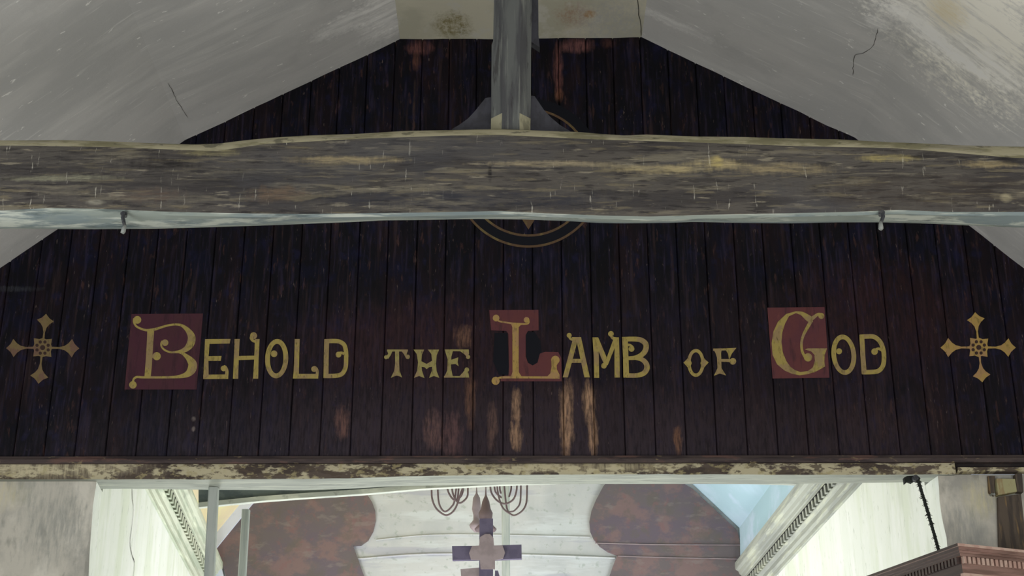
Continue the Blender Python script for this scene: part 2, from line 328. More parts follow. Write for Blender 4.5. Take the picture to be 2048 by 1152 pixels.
ceil_crack([(1757, 55), (1752, 75), (1746, 92), (1728, 105), (1710, 110), (1707, 130), (1707, 150)], 4, .0022)
ceil_crack([(1790, 125), (1835, 160), (1870, 180), (1882, 196)], 4, .0018)
ceil_crack([(335, 165), (345, 180), (352, 198), (365, 218), (374, 234)], 2, .0018)
ceil_crack([(1273, -30), (1277, 20), (1281, 50), (1283, 72)], 3, .004)

# ------------------------------------------------------------------ boarded tympanum
def ztop(x):
    for a, b in zip(PROF, PROF[1:]):
        if a.x <= x <= b.x: return a.z+(b.z-a.z)*(x-a.x)/(b.x-a.x)
    return 4.33
ZB = pix(1024, 914, YT).z
tymp = empty('painted_tympanum', (0, YT, ZB))
tag(tymp, 'dark boarded tympanum above the chancel opening, painted with BEHOLD THE LAMB OF GOD', 'boarding')
x0 = pix(1006, 880, YT).x; BW = .1888
m = MB(); pr = [Vector((p.x, YT+.03, p.z-.004)) for p in PROF]; pr[0].z = pr[-1].z = ZB+.02
m.prism(pr, (0, .04, 0)); m.build('backing', M_gap, world_parent=tymp)
k = -26
while True:
    xa = x0+k*BW; xb = xa+BW; k += 1
    if xb > PROF[-1].x-.05: break
    if xa < PROF[0].x+.05: continue
    g = .0015; c = .0048; pr_ = random.uniform(-.0012, .0012); yf = YT+pr_; yb = YT+.024
    xs = [xa+g, xa+g+c]+[p.x for p in PROF if xa+g+c < p.x < xb-g-c]+[xb-g-c, xb-g]
    ys = [yf+.007]+[yf]*(len(xs)-2)+[yf+.007]
    n = len(xs); v = []
    for X, Y in zip(xs, ys): v += [Vector((X, Y, ZB)), Vector((X, Y, max(ztop(X), ZB+.01)-.001))]
    for X in xs: v += [Vector((X, yb, ZB)), Vector((X, yb, max(ztop(X), ZB+.01)-.001))]
    f = []
    for i in range(n-1):
        a = 2*i; f.append((a, a+2, a+3, a+1)); b = 2*n+2*i; f.append((b, b+1, b+3, b+2))
        f.append((a+1, a+3, b+3, b+1)); f.append((a, b, b+2, a+2))
    f.append((0, 1, 2*n+1, 2*n)); e = 2*(n-1); f.append((e, 2*n+e, 2*n+e+1, e+1))
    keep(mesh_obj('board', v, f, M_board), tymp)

# --- painted lettering: thin paint laid on the boards, coordinates in photo pixels on that plane
class Paint:
    def __init__(s, ox, oy, sc, layer): s.ox, s.oy, s.sc = ox, oy, sc; s.Y = YT-.0022-layer*.0008; s.mb = MB(); s.k = 0
    def P(s, x, y, ): return (s.ox+x/s.sc, s.oy+y/s.sc)
    def poly(s, pts):
        Y = s.Y-s.k*.00004; s.k += 1
        s.mb.prism([pix(*s.P(x, y), Y) for x, y in pts], (0, .0006, 0)); return s
    def strip(s, L_, R_, closed=False):
        Y = s.Y-s.k*.00004; s.k += 1; v = []
        for a, b in zip(L_, R_): v += [pix(*s.P(*a), Y), pix(*s.P(*b), Y)]
        n = len(L_); f = [(2*i, 2*i+1, (2*i+3) % (2*n), (2*i+2) % (2*n)) for i in range(n if closed else n-1)]
        b = len(v); v2 = [p+Vector((0, .0006, 0)) for p in v]
        g = [tuple(b+j for j in reversed(q)) for q in f]
        e = []
        for i in range(n if closed else n-1):
            j = (i+1) % n; e += [(2*i, 2*j, b+2*j, b+2*i), (2*i+1, b+2*i+1, b+2*j+1, 2*j+1)]
        s.mb.add(v+v2, f+g+e); return s
    def line(s, pts, wd, sm=True):
        if not isinstance(wd, (list, tuple)): wd = [wd]*len(pts)
        q = [Vector((p[0], p[1], w_)) for p, w_ in zip(pts, wd)]
        if sm and len(q) > 2: q = catmull(q, 6)
        L_, R_ = [], []
        for i, p in enumerate(q):
            t = q[min(i+1, len(q)-1)]-q[max(i-1, 0)]; l = math.hypot(t.x, t.y) or 1; nx, ny = -t.y/l*p.z/2, t.x/l*p.z/2
            L_.append((p.x+nx, p.y+ny)); R_.append((p.x-nx, p.y-ny))
        return s.strip(L_, R_)
    def ball(s, x, y, r, n=20): return s.poly([(x+r*math.cos(2*math.pi*i/n), y+r*math.sin(2*math.pi*i/n)) for i in range(n)])
    def ring(s, x, y, ra, rb, wd, tilt=0, a0=0, a1=360, n=40):
        L_, R_ = [], []; full = a1-a0 >= 360
        for i in range(n+(0 if full else 1)):
            a = math.radians(a0+(a1-a0)*i/n); c, d = math.cos(a), math.sin(a)
            for lst, w_ in ((L_, wd/2), (R_, -wd/2)):
                yy = (rb+w_)*d; lst.append((x+(ra+w_)*c+tilt*yy, y+yy))
        return s.strip(L_, R_, full)
    def build(s, name, mt, label=None):
        o = s.mb.build(name, mt, world_parent=tymp)
        if label: o['label'] = label
        return o
LT = 'painted_letter'
# grounds
Paint(0, 0, 1, 0).poly([(263, 628), (406, 627), (393, 779), (249, 779)]).build('red_ground', M_red, 'dull red ground behind the large B')
Paint(1340, 600, 6.02, 0).poly([(1172, 92), (1860, 85), (1920, 935), (1235, 945)]).build('red_ground', M_red2, 'red ground behind the large G')
p = Paint(960, 600, 5.69, 0)
p.poly([(105, 115), (665, 112), (668, 345), (545, 352), (520, 400), (520, 640), (545, 715), (600, 745), (600, 925), (235, 925), (235, 868), (325, 860), (330, 760), (322, 385), (300, 352), (125, 345)])
p.poly([(600, 745), (655, 712), (682, 610), (740, 590), (890, 592), (925, 660), (930, 925), (600, 925)])
p.build('red_ground', M_red2, 'red outline ground following the large L')
Paint(960, 600, 5.69, -1).poly([(165, 375), (310, 375), (335, 850), (215, 850), (150, 700)]).build('dark_infill', M_navy)
Paint(960, 600, 5.69, -1).poly([(520, 370), (620, 360), (690, 470), (700, 620), (660, 730), (590, 760), (530, 700)]).build('dark_infill', M_navy)
# B
p = Paint(240, 610, 6.4, 1)
p.ball(222, 190, 50).line([(180, 170), (178, 215), (205, 268), (260, 300), (340, 322), (440, 312), (520, 288), (610, 262), (700, 248)], [22, 26, 26, 26, 30, 34, 28, 26, 26])
p.line([(690, 248), (780, 258), (850, 305), (900, 370), (918, 430), (900, 500), (850, 560), (780, 592), (700, 603), (640, 603), (570, 575), (532, 530), (528, 490), (545, 460)], [26, 32, 55, 84, 100, 95, 72, 45, 26, 24, 24, 24, 24, 24])
p.ball(577, 482, 42)
p.line([(740, 600), (800, 620), (860, 665), (905, 715), (930, 765), (915, 830), (870, 880), (800, 908), (700, 922), (550, 926), (400, 926), (280, 925), (215, 922), (178, 945), (165, 985)], [24, 34, 60, 92, 112, 108, 80, 52, 32, 28, 28, 28, 28, 26, 26])
p.poly([(350, 315), (438, 315), (425, 500), (405, 800), (392, 930), (312, 930), (330, 700), (345, 450)]).ball(165, 1022, 48).ball(470, 655, 52).line([(400, 655), (450, 655)], 40)
p.build(LT, M_gold, 'large ornate gold B on a red square')
# E H O L D
p = Paint(240, 610, 6.4, 1)
p.poly([(1088, 438), (1150, 438), (1132, 700), (1135, 945), (1065, 945), (1078, 700)]).poly([(1088, 436), (1415, 434), (1405, 492), (1088, 500)]).poly([(1090, 655), (1300, 652), (1290, 715), (1090, 715)]).poly([(1065, 892), (1385, 888), (1385, 945), (1065, 948)])
p.line([(1362, 930), (1368, 850), (1352, 800), (1325, 782)], [44, 42, 38, 30]).ball(1326, 812, 36); p.build(LT, M_gold, 'gold E next to the large B')
p = Paint(460, 630, 7.2, 1)
p.poly([(66, 345), (140, 345), (125, 640), (118, 918), (42, 918), (55, 640)]).poly([(360, 345), (426, 345), (412, 640), (406, 916), (332, 916), (348, 640)]).poly([(95, 590), (380, 585), (378, 640), (95, 650)])
p.ball(340, 298, 50).line([(298, 310), (306, 345), (335, 372), (380, 380)], [34, 36, 38, 44]); p.build(LT, M_gold)
p = Paint(460, 630, 7.2, 1); p.ring(672, 628, 132, 248, 70, -.03).ball(634, 558, 48); p.build(LT, M_gold)
p = Paint(460, 630, 7.2, 1)
p.poly([(932, 345), (1004, 345), (996, 640), (990, 910), (910, 910), (925, 640)]).poly([(912, 848), (1272, 848), (1270, 915), (905, 915)]).line([(1252, 880), (1256, 810), (1240, 765), (1210, 745)], [42, 40, 36, 28]).ball(1212, 778, 42); p.build(LT, M_gold)
p = Paint(460, 630, 7.2, 1)
p.poly([(1358, 350), (1428, 350), (1420, 640), (1418, 908), (1345, 908), (1350, 640)]).line([(1360, 378), (1480, 374), (1570, 382), (1640, 425), (1668, 510), (1672, 640), (1662, 760), (1615, 845), (1540, 872), (1450, 878), (1350, 878)], 62)
p.ball(1562, 570, 42).line([(1570, 548), (1610, 545), (1660, 570)], 36); p.build(LT, M_gold)
# THE
p = Paint(740, 630, 7.2, 1)
p.poly([(245, 497), (545, 497), (545, 525), (245, 525)]).poly([(360, 515), (418, 515), (420, 700), (426, 800), (462, 900), (425, 882), (385, 872), (345, 885), (300, 905), (350, 800), (362, 700)])
p.poly([(245, 505), (325, 515), (300, 575), (262, 632), (225, 600), (262, 560)]).ball(230, 608, 28).poly([(450, 515), (545, 505), (528, 570), (560, 610), (520, 625), (485, 560)]).ball(543, 602, 32); p.build(LT, M_pale)
p = Paint(740, 630, 7.2, 1)
p.poly([(625, 498), (780, 498), (748, 570), (738, 680), (748, 800), (785, 908), (708, 878), (632, 905), (680, 800), (692, 680), (672, 560)]).poly([(832, 498), (995, 498), (960, 580), (950, 700), (960, 810), (998, 905), (920, 878), (850, 905), (892, 800), (898, 680), (882, 560)])
p.poly([(738, 665), (815, 705), (900, 655), (898, 745), (850, 752), (816, 780), (785, 752), (738, 745)]); p.build(LT, M_pale)
p = Paint(740, 630, 7.2, 1)
p.poly([(1075, 497), (1200, 497), (1172, 600), (1166, 760), (1195, 900), (1065, 900), (1112, 800), (1118, 640)]).poly([(1080, 496), (1422, 496), (1425, 560), (1398, 605), (1355, 562), (1300, 522), (1180, 520)]).ball(1412, 604, 30)
p.poly([(1065, 878), (1290, 880), (1335, 830), (1378, 775), (1418, 840), (1428, 900), (1065, 902)]).ball(1394, 788, 33).poly([(1160, 648), (1272, 610), (1262, 680), (1278, 738), (1230, 705), (1160, 712)]); p.build(LT, M_pale)
# L
p = Paint(960, 600, 5.69, 1)
p.ball(183, 205, 38).line([(195, 225), (225, 243), (300, 256), (380, 268), (450, 272), (530, 272), (556, 255), (552, 225)], [18, 18, 18, 22, 22, 18, 18, 18]).ball(530, 226, 32)
p.poly([(350, 262), (480, 268), (440, 310), (440, 820), (478, 878), (350, 878), (370, 820), (368, 310)]).line([(205, 888), (280, 880), (560, 880), (905, 882)], [20, 24, 24, 26]).ball(178, 920, 46)
p.poly([(760, 875), (800, 835), (815, 760), (812, 690), (865, 660), (905, 690), (872, 745), (875, 790), (905, 850), (905, 890), (760, 890)]).ball(858, 682, 48); p.build(LT, M_goldw, 'large ornate gold L on a red ground')
# AMB
p = Paint(960, 600, 5.69, 1)
p.poly([(1062, 425), (1120, 425), (1000, 880), (942, 880)]).poly([(1090, 425), (1150, 425), (1250, 880), (1188, 880)]).poly([(1030, 670), (1180, 670), (1190, 715), (1015, 715)]).poly([(1045, 422), (1150, 422), (1140, 455), (1050, 450)]).line([(1015, 410), (1030, 440), (1065, 455)], 28).ball(1015, 402, 28); p.build(LT, M_gold)
p = Paint(960, 600, 5.69, 1)
p.poly([(1280, 425), (1345, 425), (1352, 640), (1356, 886), (1300, 886), (1295, 640)]).poly([(1535, 425), (1580, 425), (1588, 640), (1592, 882), (1532, 882), (1530, 640)]).poly([(1290, 425), (1345, 425), (1440, 650), (1420, 745), (1380, 660)]).poly([(1525, 425), (1580, 425), (1455, 740), (1405, 760)])
p.ball(1410, 748, 32).ball(1490, 385, 32).line([(1495, 405), (1510, 432), (1550, 440)], 32); p.build(LT, M_gold)
p = Paint(960, 600, 5.69, 1)
p.poly([(1615, 420), (1680, 420), (1690, 650), (1698, 882), (1632, 882), (1628, 650)]).line([(1620, 448), (1740, 444), (1830, 455), (1885, 500), (1885, 565), (1845, 620), (1770, 655), (1690, 662)], [54, 54, 58, 62, 62, 58, 48, 42]).line([(1750, 655), (1840, 675), (1892, 725), (1898, 785), (1860, 835), (1780, 858), (1640, 858)], [44, 52, 60, 62, 58, 52, 50]).ball(1724, 556, 33).line([(1670, 510), (1710, 515), (1745, 545)], 28); p.build(LT, M_gold)
# OF
p = Paint(1340, 600, 6.02, 1); p.ring(312, 757, 84, 148, 40).poly([(232, 680), (262, 760), (232, 835), (195, 790), (162, 755), (195, 722)]).poly([(395, 680), (365, 760), (395, 835), (430, 790), (465, 752), (430, 722)]); p.build(LT, M_gold)
p = Paint(1340, 600, 6.02, 1); p.poly([(520, 585), (625, 582), (615, 640), (620, 820), (675, 908), (600, 885), (528, 912), (572, 820), (565, 690), (548, 640)]).poly([(520, 588), (798, 576), (780, 602), (520, 612)]).poly([(665, 590), (798, 578), (745, 645), (712, 720), (700, 650)]).poly([(605, 710), (752, 712), (752, 748), (605, 742)]).ball(757, 738, 40); p.build(LT, M_gold)
# G
p = Paint(1340, 600, 6.02, 1)
p.strip([(1520, 134), (1400, 168), (1300, 262), (1245, 380), (1224, 520), (1235, 660), (1290, 775), (1380, 850), (1470, 888), (1560, 906), (1660, 892), (1750, 862)],
        [(1520, 156), (1432, 195), (1385, 285), (1352, 390), (1342, 500), (1358, 630), (1400, 735), (1450, 805), (1500, 842), (1570, 868), (1660, 855), (1722, 812)])
p.line([(1510, 145), (1590, 165), (1660, 215), (1700, 240)], [20, 46, 74, 70]).line([(1680, 240), (1735, 205), (1780, 172), (1820, 172)], [50, 42, 32, 30]).ball(1822, 192, 36)
p.line([(1705, 240), (1660, 320), (1610, 415), (1585, 500), (1585, 580), (1600, 640), (1630, 690)], [46, 40, 34, 30, 30, 32, 34]).ball(1662, 690, 50)
p.poly([(1625, 595), (1660, 582), (1890, 582), (1862, 660), (1858, 740), (1866, 800), (1800, 838), (1740, 870), (1680, 880), (1725, 800), (1745, 730), (1738, 660), (1700, 618)])
p.build(LT, M_gold, 'large ornate gold G on a red rectangle')
# OD
p = Paint(1600, 610, 6.4, 1); p.ring(560, 636, 128, 228, 60, .07).ball(500, 592, 38); p.build(LT, M_gold)
p = Paint(1600, 610, 6.4, 1); p.poly([(760, 385), (822, 385), (835, 640), (855, 885), (790, 885), (772, 640)]).line([(765, 408), (860, 402), (950, 408), (1025, 470), (1065, 570), (1075, 680), (1060, 780), (1000, 845), (900, 858), (800, 860)], 58).ball(955, 596, 42).line([(975, 568), (1010, 560), (1050, 580)], 34); p.build(LT, M_gold, 'gold D at the end of the text')
# crosses
def paint_cross(ox, oy, sc, cx, cy, tips, mt, holes, lab):
    p = Paint(ox, oy, sc, 1)
    for tx, ty in tips:
        ax, ay = tx-cx, ty-cy; l = math.hypot(ax, ay); ux, uy = ax/l, ay/l; vx, vy = -uy, ux
        q = lambda a, b: (cx+ux*a*l+vx*b*l, cy+uy*a*l+vy*b*l)
        p.poly([q(.1, .035), q(.45, .022), q(.60, .06), q(.70, .13), q(.80, .25), q(.87, .12), q(.93, .06), q(1.0, 0.0), q(.93, -.06), q(.87, -.12), q(.80, -.25), q(.70, -.13), q(.60, -.06), q(.45, -.022), q(.1, -.035)])
    R = 125*sc/6.4
    pts = []
    for i in range(8):
        a = math.radians(45*i+2); r = R*(1.32 if i % 2 else .98)
        pts.append((cx+r*math.cos(a), cy+r*math.sin(a)))
        a = math.radians(45*i+24.5); r2 = R*.93; pts.append((cx+r2*math.cos(a), cy+r2*math.sin(a)))
    p.poly(pts); o = p.build('painted_cross', mt, lab)
    d = Paint(ox, oy, sc, 2.4); d.ball(cx, cy, R*.26, 12)
    for i in range(8):
        a = math.radians(45*i+22.5); d.ball(cx+R*.62*math.cos(a), cy+R*.62*math.sin(a), R*.17, 10)
    d.build('cross_pattern', M_holes)
M_holes = material('dark_pattern_paint', (58, 40, 36), .8)
paint_cross(0, 610, 6.4, 545, 545, [(590, 112), (1015, 555), (492, 1008), (78, 552)], M_goldp, None, 'faded ochre cross left of the B')
paint_cross(1848, 600, 6.07, 665, 575, [(620, 148), (1115, 578), (708, 1000), (200, 578)], M_goldw, None, 'gold cross right of the D')
# roundel behind the beam
p = Paint(0, 0, 1, 0); p.ring(1057, 345, 138, 138, 20, n=64); p.build('roundel_band', M_navy)
p = Paint(0, 0, 1, 1); p.ring(1057, 345, 148, 148, 4.5, a0=20, a1=165, n=48).ring(1057, 345, 126, 126, 4.5, n=64); p.build('roundel_ring', M_ring, 'worn gold double ring of the roundel')
p = Paint(0, 0, 1, 1)
for a in (90, 0, 180, 270):
    c, s_ = math.cos(math.radians(a)), math.sin(math.radians(a)); q = lambda u, v_: (1057+c*u-s_*v_, 345+s_*u+c*v_)
    p.poly([q(10, 5), q(80, 9), q(92, 14), q(114, 0), q(92, -14), q(80, -9), q(10, -5)])
p.build('roundel_star', M_ring)

# ------------------------------------------------------------------ rail and bressumer over the chancel opening
RY = 8.83
rl = empty('boarding_rail', (0, RY, pix(1024, 920, RY).z)); tag(rl, 'thin dark brown moulded rail along the foot of the painted boards', 'rail')
m = MB(); n = 60; v = []
sec = [(0.0, 925), (0.0, 917), (.012, 914), (.02, 911)]
for i in range(n+1):
    px = -420+i*(2900/n)
    off = -1.5*(px/2048)*2+2
    row = [pix(px, y+off, RY+d) for d, y in sec]; x = row[0].x
    row = [Vector((x, r.y, r.z)) for r in row]
    v += row+[Vector((x, YT+.02, row[-1].z)), Vector((x, YT+.02, row[0].z))]
k = 6; f = [(i*k+j, i*k+(j+1) % k, (i+1)*k+(j+1) % k, (i+1)*k+j) for i in range(n) for j in range(k)]+[tuple(range(k)), tuple(range(n*k, n*k+k))]
m.add(v, f); o = m.build('moulding', M_rail, world_parent=rl)

BRY = 8.85
br = empty('chancel_beam', (0, BRY, pix(1024, 950, BRY).z)); tag(br, 'long beam with peeling cream paint and pale green underside, over the chancel opening', 'beam')
fb = [(-500, 958), (215, 958), (400, 958), (600, 957), (700, 956), (800, 952), (1000, 949), (1200, 948), (1400, 948), (1650, 949), (1910, 948)]
ft = lambda px: 927-1.5*(px/2048)*2
n = 150; v = []; fm = []
for i in range(n+1):
    px = -430+i*(1912+430)/n; yb = interp(fb, px)
    a = pix(px, yb, BRY); x = a.x; zt = pix(px, ft(px), BRY).z
    nz_ = mnoise.noise(Vector((x*6, 0, 1)))*.003
    dz = interp([(-500, 0), (230, 0), (600, -.012), (760, .0), (1000, .0), (1500, .0), (1830, .012), (1920, .012)], px)
    back = 9.08
    v += [Vector((x, BRY+nz_, zt)), Vector((x, BRY+nz_-.004, (zt+a.z)/2+.01)), Vector((x, BRY+nz_, a.z+.012)), Vector((x, BRY+.008, a.z+nz_)), Vector((x, back-.01, a.z+dz)), Vector((x, back, a.z+.015+dz)), Vector((x, back, zt))]
k = 7; f = []; fm = []
for i in range(n):
    for j in range(k):
        f.append((i*k+j, i*k+(j+1) % k, (i+1)*k+(j+1) % k, (i+1)*k+j)); fm.append(1 if j in (3, 4, 5) else 0)
f += [tuple(range(k)), tuple(range(n*k, n*k+k))]; fm += [0, 0]
o = mesh_obj('timber', v, f, [M_bress, M_soff], fm=fm); smooth_sharp(o, 30); keep(o, br)
# dark stub of rail and pale ledge to the right of the beam end
sb = empty('wall_head_timber', tuple(pix(1980, 935, BRY))); tag(sb, 'dark timber on a pale ledge, right of the peeling beam end', 'beam')
xr = NX[1]; xa = pix(1914, 930, BRY).x
m = MB(); m.box((xa, BRY+.02, pix(1914, 935, BRY).z), (xr-.02, YT, pix(1914, 922, BRY).z)); m.build('timber', M_darkrail, world_parent=sb)
m = MB(); m.box((xa, BRY-.01, pix(1914, 944, BRY).z), (xr-.02, YT, pix(1914, 935, BRY).z-.001)); m.build('ledge', M_bress, world_parent=sb)

# ------------------------------------------------------------------ wall either side of the opening
LJ = [(194, 957), (190, 985), (186, 1010), (184, 1040), (181, 1080), (179, 1110), (177, 1160)]
RJ = [(1876, 955), (1878, 975), (1879, 1000), (1883, 1030), (1887, 1050), (1893, 1075), (1896, 1110), (1900, 1160)]
TL, TR = -.0814, -.0404
def wx(side, Y, u=0): return (XLW+TL*(Y-YT)+u) if side < 0 else (XRW+TR*(Y-YT)-u)
XLW, XRW = pix(186, 1010, YT).x, pix(1880, 1005, YT).x
def east_wall(name, jam, xo, zt, P0, N0):
    e = [pix(px, py, YT) for px, py in jam]; e.append(Vector((e[-1].x, YT, 0))); e[0].z = zt
    m = MB(); out = [Vector((xo, YT, 0)), Vector((xo, YT, zt))]
    pts = e+out; n = len(pts)
    ref = wx(-1 if xo < 0 else 1, 9.15)
    v = pts+[Vector((p.x if i >= len(e) else ref, 9.15, p.z)) for i, p in enumerate(pts)]
    f = [tuple(range(n)), tuple(reversed(range(n, 2*n)))]; fm = [0, 0]
    for i in range(n): f.append((i, (i+1) % n, n+(i+1) % n, n+i)); fm.append(1 if i < len(e)-1 else 0)
    return tag(mesh_obj(name, v, f, [M_wall, M_lime], fm=fm), kind='structure')
zl = pix(100, 958, BRY).z-.001; zr = pix(1950, 944, BRY).z-.002
# left and right of the opening, each one plane with the jamb limewashed white
east_wall('wall_back_left', LJ, NX[0]-.3, zl, 0, 0); east_wall('wall_back_right', RJ, NX[1]+.3, zr, 0, 0)

# wall timbers at the right margin
t = empty('wall_stud', tuple(pix(2015, 1090, YT))); tag(t, 'brown timber stud with a cream painted head block, in the plaster at far right', 'post')
def blk(px0, py0, px1, py1, yf, mt, name, par, poly=None):
    poly = poly or [(px0, py0), (px1, py0), (px1, py1), (px0, py1)]
    m = MB(); m.prism([pix(a, b, yf) for a, b in poly], (0, YT-.001-yf, 0)); return m.build(name, mt, world_parent=par)
M_stud = material('weathered_brown_stud', (88, 78, 68), .85, layers=[((62, 56, 52), (20, 5, 2), .44, .6, .85), ((132, 108, 72), (30, 5, 3), .58, .68, .7)])
M_block = material('cream_block_paint', (158, 154, 116), .85, layers=[((140, 116, 84), (16, 4, 5), .52, .62, .7)])
blk(0, 0, 0, 0, YT-.03, M_stud, 'stud', t, [(1996, 994), (2042, 988), (2060, 1150), (2000, 1150)])
blk(0, 0, 0, 0, YT-.05, M_block, 'head_block', t, [(1993, 957), (2030, 958), (2034, 983), (1996, 990)])
blk(0, 0, 0, 0, YT-.05, M_stud, 'block_end', t, [(2030.5, 948), (2044, 946), (2047, 984), (2034.5, 983)])
blk(0, 0, 0, 0, YT-.02, M_stud, 'strip', t, [(1976, 952), (1990, 952), (1988, 992), (1978, 985)])
m = MB(); a = pix(1984, 988, YT-.03); m.tube([a+Vector((0, .03, 0)), a, a+Vector((.004, -.03, -.01))], .007, 8); tag(m.build('wall_hook', M_hookt), 'small bright hook end on the plaster left of the cream block', 'hook')

# ------------------------------------------------------------------ chancel: walls, cornices, ceiling, east wall
YE = 14.8
for s, nm in ((-1, 'wall_chancel_left'), (1, 'wall_chancel_right')):
    m = MB(); a, b = (wx(s, 9.15), 9.15), (wx(s, YE), YE); o_ = .3*s
    m.prism([Vector((a[0], a[1], 0)), Vector((b[0], b[1], 0)), Vector((b[0]+o_, b[1], 0)), Vector((a[0]+o_, a[1], 0))], (0, 0, 4.93))
    wl = tag(m.build(nm, M_lime), kind='structure')
    P = Vector((wx(s, YT), YT, 0)); d = Vector((TL if s < 0 else TR, 1, 0)); Nn = d.cross(Vector((0, 0, 1))).normalized()
    if Nn.x*s > 0: Nn = -Nn
    if s < 0:
        pts = catmull([hit(x, y, P, Nn)+Nn*.004 for x, y in [(263, 975), (264, 1000), (266, 1020), (262, 1060), (259, 1085), (263, 1110), (268, 1125), (266, 1150), (262, 1165)]], 3)
        ribbon(pts, .005, Nn, 'plaster_crack', M_crack, wl)
CPROF = [(0, 4.60), (.018, 4.605), (.018, 4.64), (.035, 4.66), (.035, 4.70), (.06, 4.725), (.06, 4.735), (.04, 4.735), (.04, 4.805), (.085, 4.805), (.085, 4.83), (.095, 4.835), (.10, 4.865), (.115, 4.87), (.125, 4.90), (.15, 4.915), (.155, 4.93), (.155, 4.985), (0, 4.985)]
for s, nm, mt in ((-1, 'trim_1', M_corn), (1, 'trim_2', M_corng)):
    v = []; ys = [9.16, 10.5, 12, 13.4, YE-.01]
    for Y in ys: v += [Vector((wx(s, Y, u+.0005), Y, z)) for u, z in CPROF]
    k = len(CPROF); f = []; fm = []
    for i in range(len(ys)-1):
        for j in range(k): f.append((i*k+j, i*k+(j+1) % k, (i+1)*k+(j+1) % k, (i+1)*k+j)); fm.append(1 if j in (7, 8) else 0)
    f += [tuple(range(k)), tuple(range((len(ys)-1)*k, len(ys)*k))]; fm += [0, 0]
    cn = tag(mesh_obj(nm, v, f, [mt, M_slot], fm=fm), kind='structure'); smooth_sharp(cn, 25)
    mb = MB(); mb.add([(0, 0, 0), (0, .055, 0), (.040, .055, 0), (.040, 0, 0), (0, .02, .068), (0, .075, .068), (.040, .075, .068), (.040, .02, .068)] if s < 0 else [(0, 0, 0), (0, .055, 0), (-.040, .055, 0), (-.040, 0, 0), (0, .02, .068), (0, .075, .068), (-.040, .075, .068), (-.040, .02, .068)],
                      [(0, 1, 2, 3), (4, 7, 6, 5), (0, 4, 5, 1), (1, 5, 6, 2), (2, 6, 7, 3), (3, 7, 4, 0)])
    d0 = mb.build('dentil', mt); d0.parent = cn
    DP = .125 if s < 0 else .11
    for q in range(60):
        Y = 9.3+q*DP
        if Y > YE-.15: break
        o = d0 if q == 0 else link(d0.copy(), cn); o.parent = cn; o.location = (wx(s, Y, .0402), Y, 4.736)
# painted rib where the left slope meets the east wall
rbb = empty('arch_rib', tuple(pix(425, 1092, YE-.07))); tag(rbb, 'blue-white painted rib edging the left side of the far gable', 'rib')
m = MB(); m.prism([pix(a, b, YE-.07) for a, b in [(560, 915), (481, 1004), (412, 1087), (430, 1165), (450, 1165), (433, 1095), (503, 1009), (580, 925)]], (0, .028, 0)); m.build('moulding', M_ribp, world_parent=rbb)
# ceiling of the chancel
def ep(px, py): q = pix(px, py, YE); return (q.x, q.z)
cpL = [ep(486, 1006), ep(417, 1090), (wx(-1, YE, .10), 4.99)]; cpR = [(wx(1, YE, .10), 4.99), ep(1478, 1057), ep(1388, 972)]
sl = (cpL[0][1]-cpL[1][1])/(cpL[0][0]-cpL[1][0]); sr = (cpR[2][1]-cpR[1][1])/(cpR[2][0]-cpR[1][0])
ZC = 6.7
topL = (cpL[0][0]+(ZC-cpL[0][1])/sl, ZC); topR = (cpR[2][0]+(ZC-cpR[2][1])/sr, ZC)
cs = [cpL[2], cpL[1], topL, topR, cpR[1], cpR[0]]
sh = [TL, TL, TL, TR, TR, TR]; mats = [M_lime, M_cream, M_cream, M_blue, M_blue]
cc = tag(bpy.data.objects.new('ceiling_chancel', None), kind='structure'); link(cc)
for i in range(5):
    a, b = cs[i], cs[i+1]; ya, yb_ = 9.16, YE
    q = [Vector((a[0]+sh[i]*(ya-YE), ya, a[1])), Vector((b[0]+sh[i+1]*(ya-YE), ya, b[1])), Vector((b[0], yb_, b[1])), Vector((a[0], yb_, a[1]))]
    m = MB(); nn = Vector((-(b[1]-a[1]), 0, b[0]-a[0])).normalized()*.05
    m.prism(q, nn); o = m.build('ceiling_panel', mats[i]); o.parent = cc
# east wall
m = MB(); m.prism([Vector((x, YE, z)) for x, z in [(cs[0][0]-.1, 0), (cs[0][0]-.1, 4.99)]+cs[1:5]+[(cs[5][0]+.1, 4.99), (cs[5][0]+.1, 0)]], (0, .2, 0))
ew = tag(m.build('wall_east', M_east), kind='structure')
m = MB(); m.box((-3.6, 8.9, -.1), (3.4, YE+.2, 0)); tag(m.build('floor_chancel', M_floor), kind='structure')
DL = [(575, 950), (503, 1008), (433, 1094), (452, 1152), (470, 1210), (745, 1210), (728, 1152), (716, 1118), (706, 1091), (722, 1090), (736, 1080), (746, 1062), (751, 1040), (750, 1020), (744, 1004), (735, 990), (715, 965), (700, 938)]
DR = [(1235, 938), (1207, 972), (1192, 1000), (1183, 1022), (1179, 1042), (1181, 1062), (1188, 1078), (1200, 1092), (1216, 1103), (1235, 1110), (1226, 1132), (1219, 1152), (1200, 1210), (1495, 1210), (1494, 1150), (1489, 1118), (1474, 1060), (1386, 978), (1340, 950)]
def panel(pts, label):
    T = empty('painted_gable_panel', tuple(pix(sum(p[0] for p in pts)/len(pts), 1210, YE-.04))); tag(T, label, 'panel', 'lobed dark panels on the east wall')
    m = MB(); m.prism([pix(a, b, YE-.04) for a, b in pts], (0, .039, 0)); m.build('face', M_marb, world_parent=T); return T
tl_ = panel(DL, 'mottled brown-purple lobed panel on the east wall, left of the cross')
tr_ = panel(DR, 'mottled brown-purple lobed panel on the east wall, right of the cross')
for (T, pts) in ((tr_, [(1190, 1086), (1300, 1089), (1480, 1090)]), (tr_, [(1236, 1112), (1330, 1115), (1480, 1118)])):
    m = MB(); q = [pix(a, b, YE-.045) for a, b in pts]; m.tube(q, .006, 6); m.build('batten', M_taupe, world_parent=T)
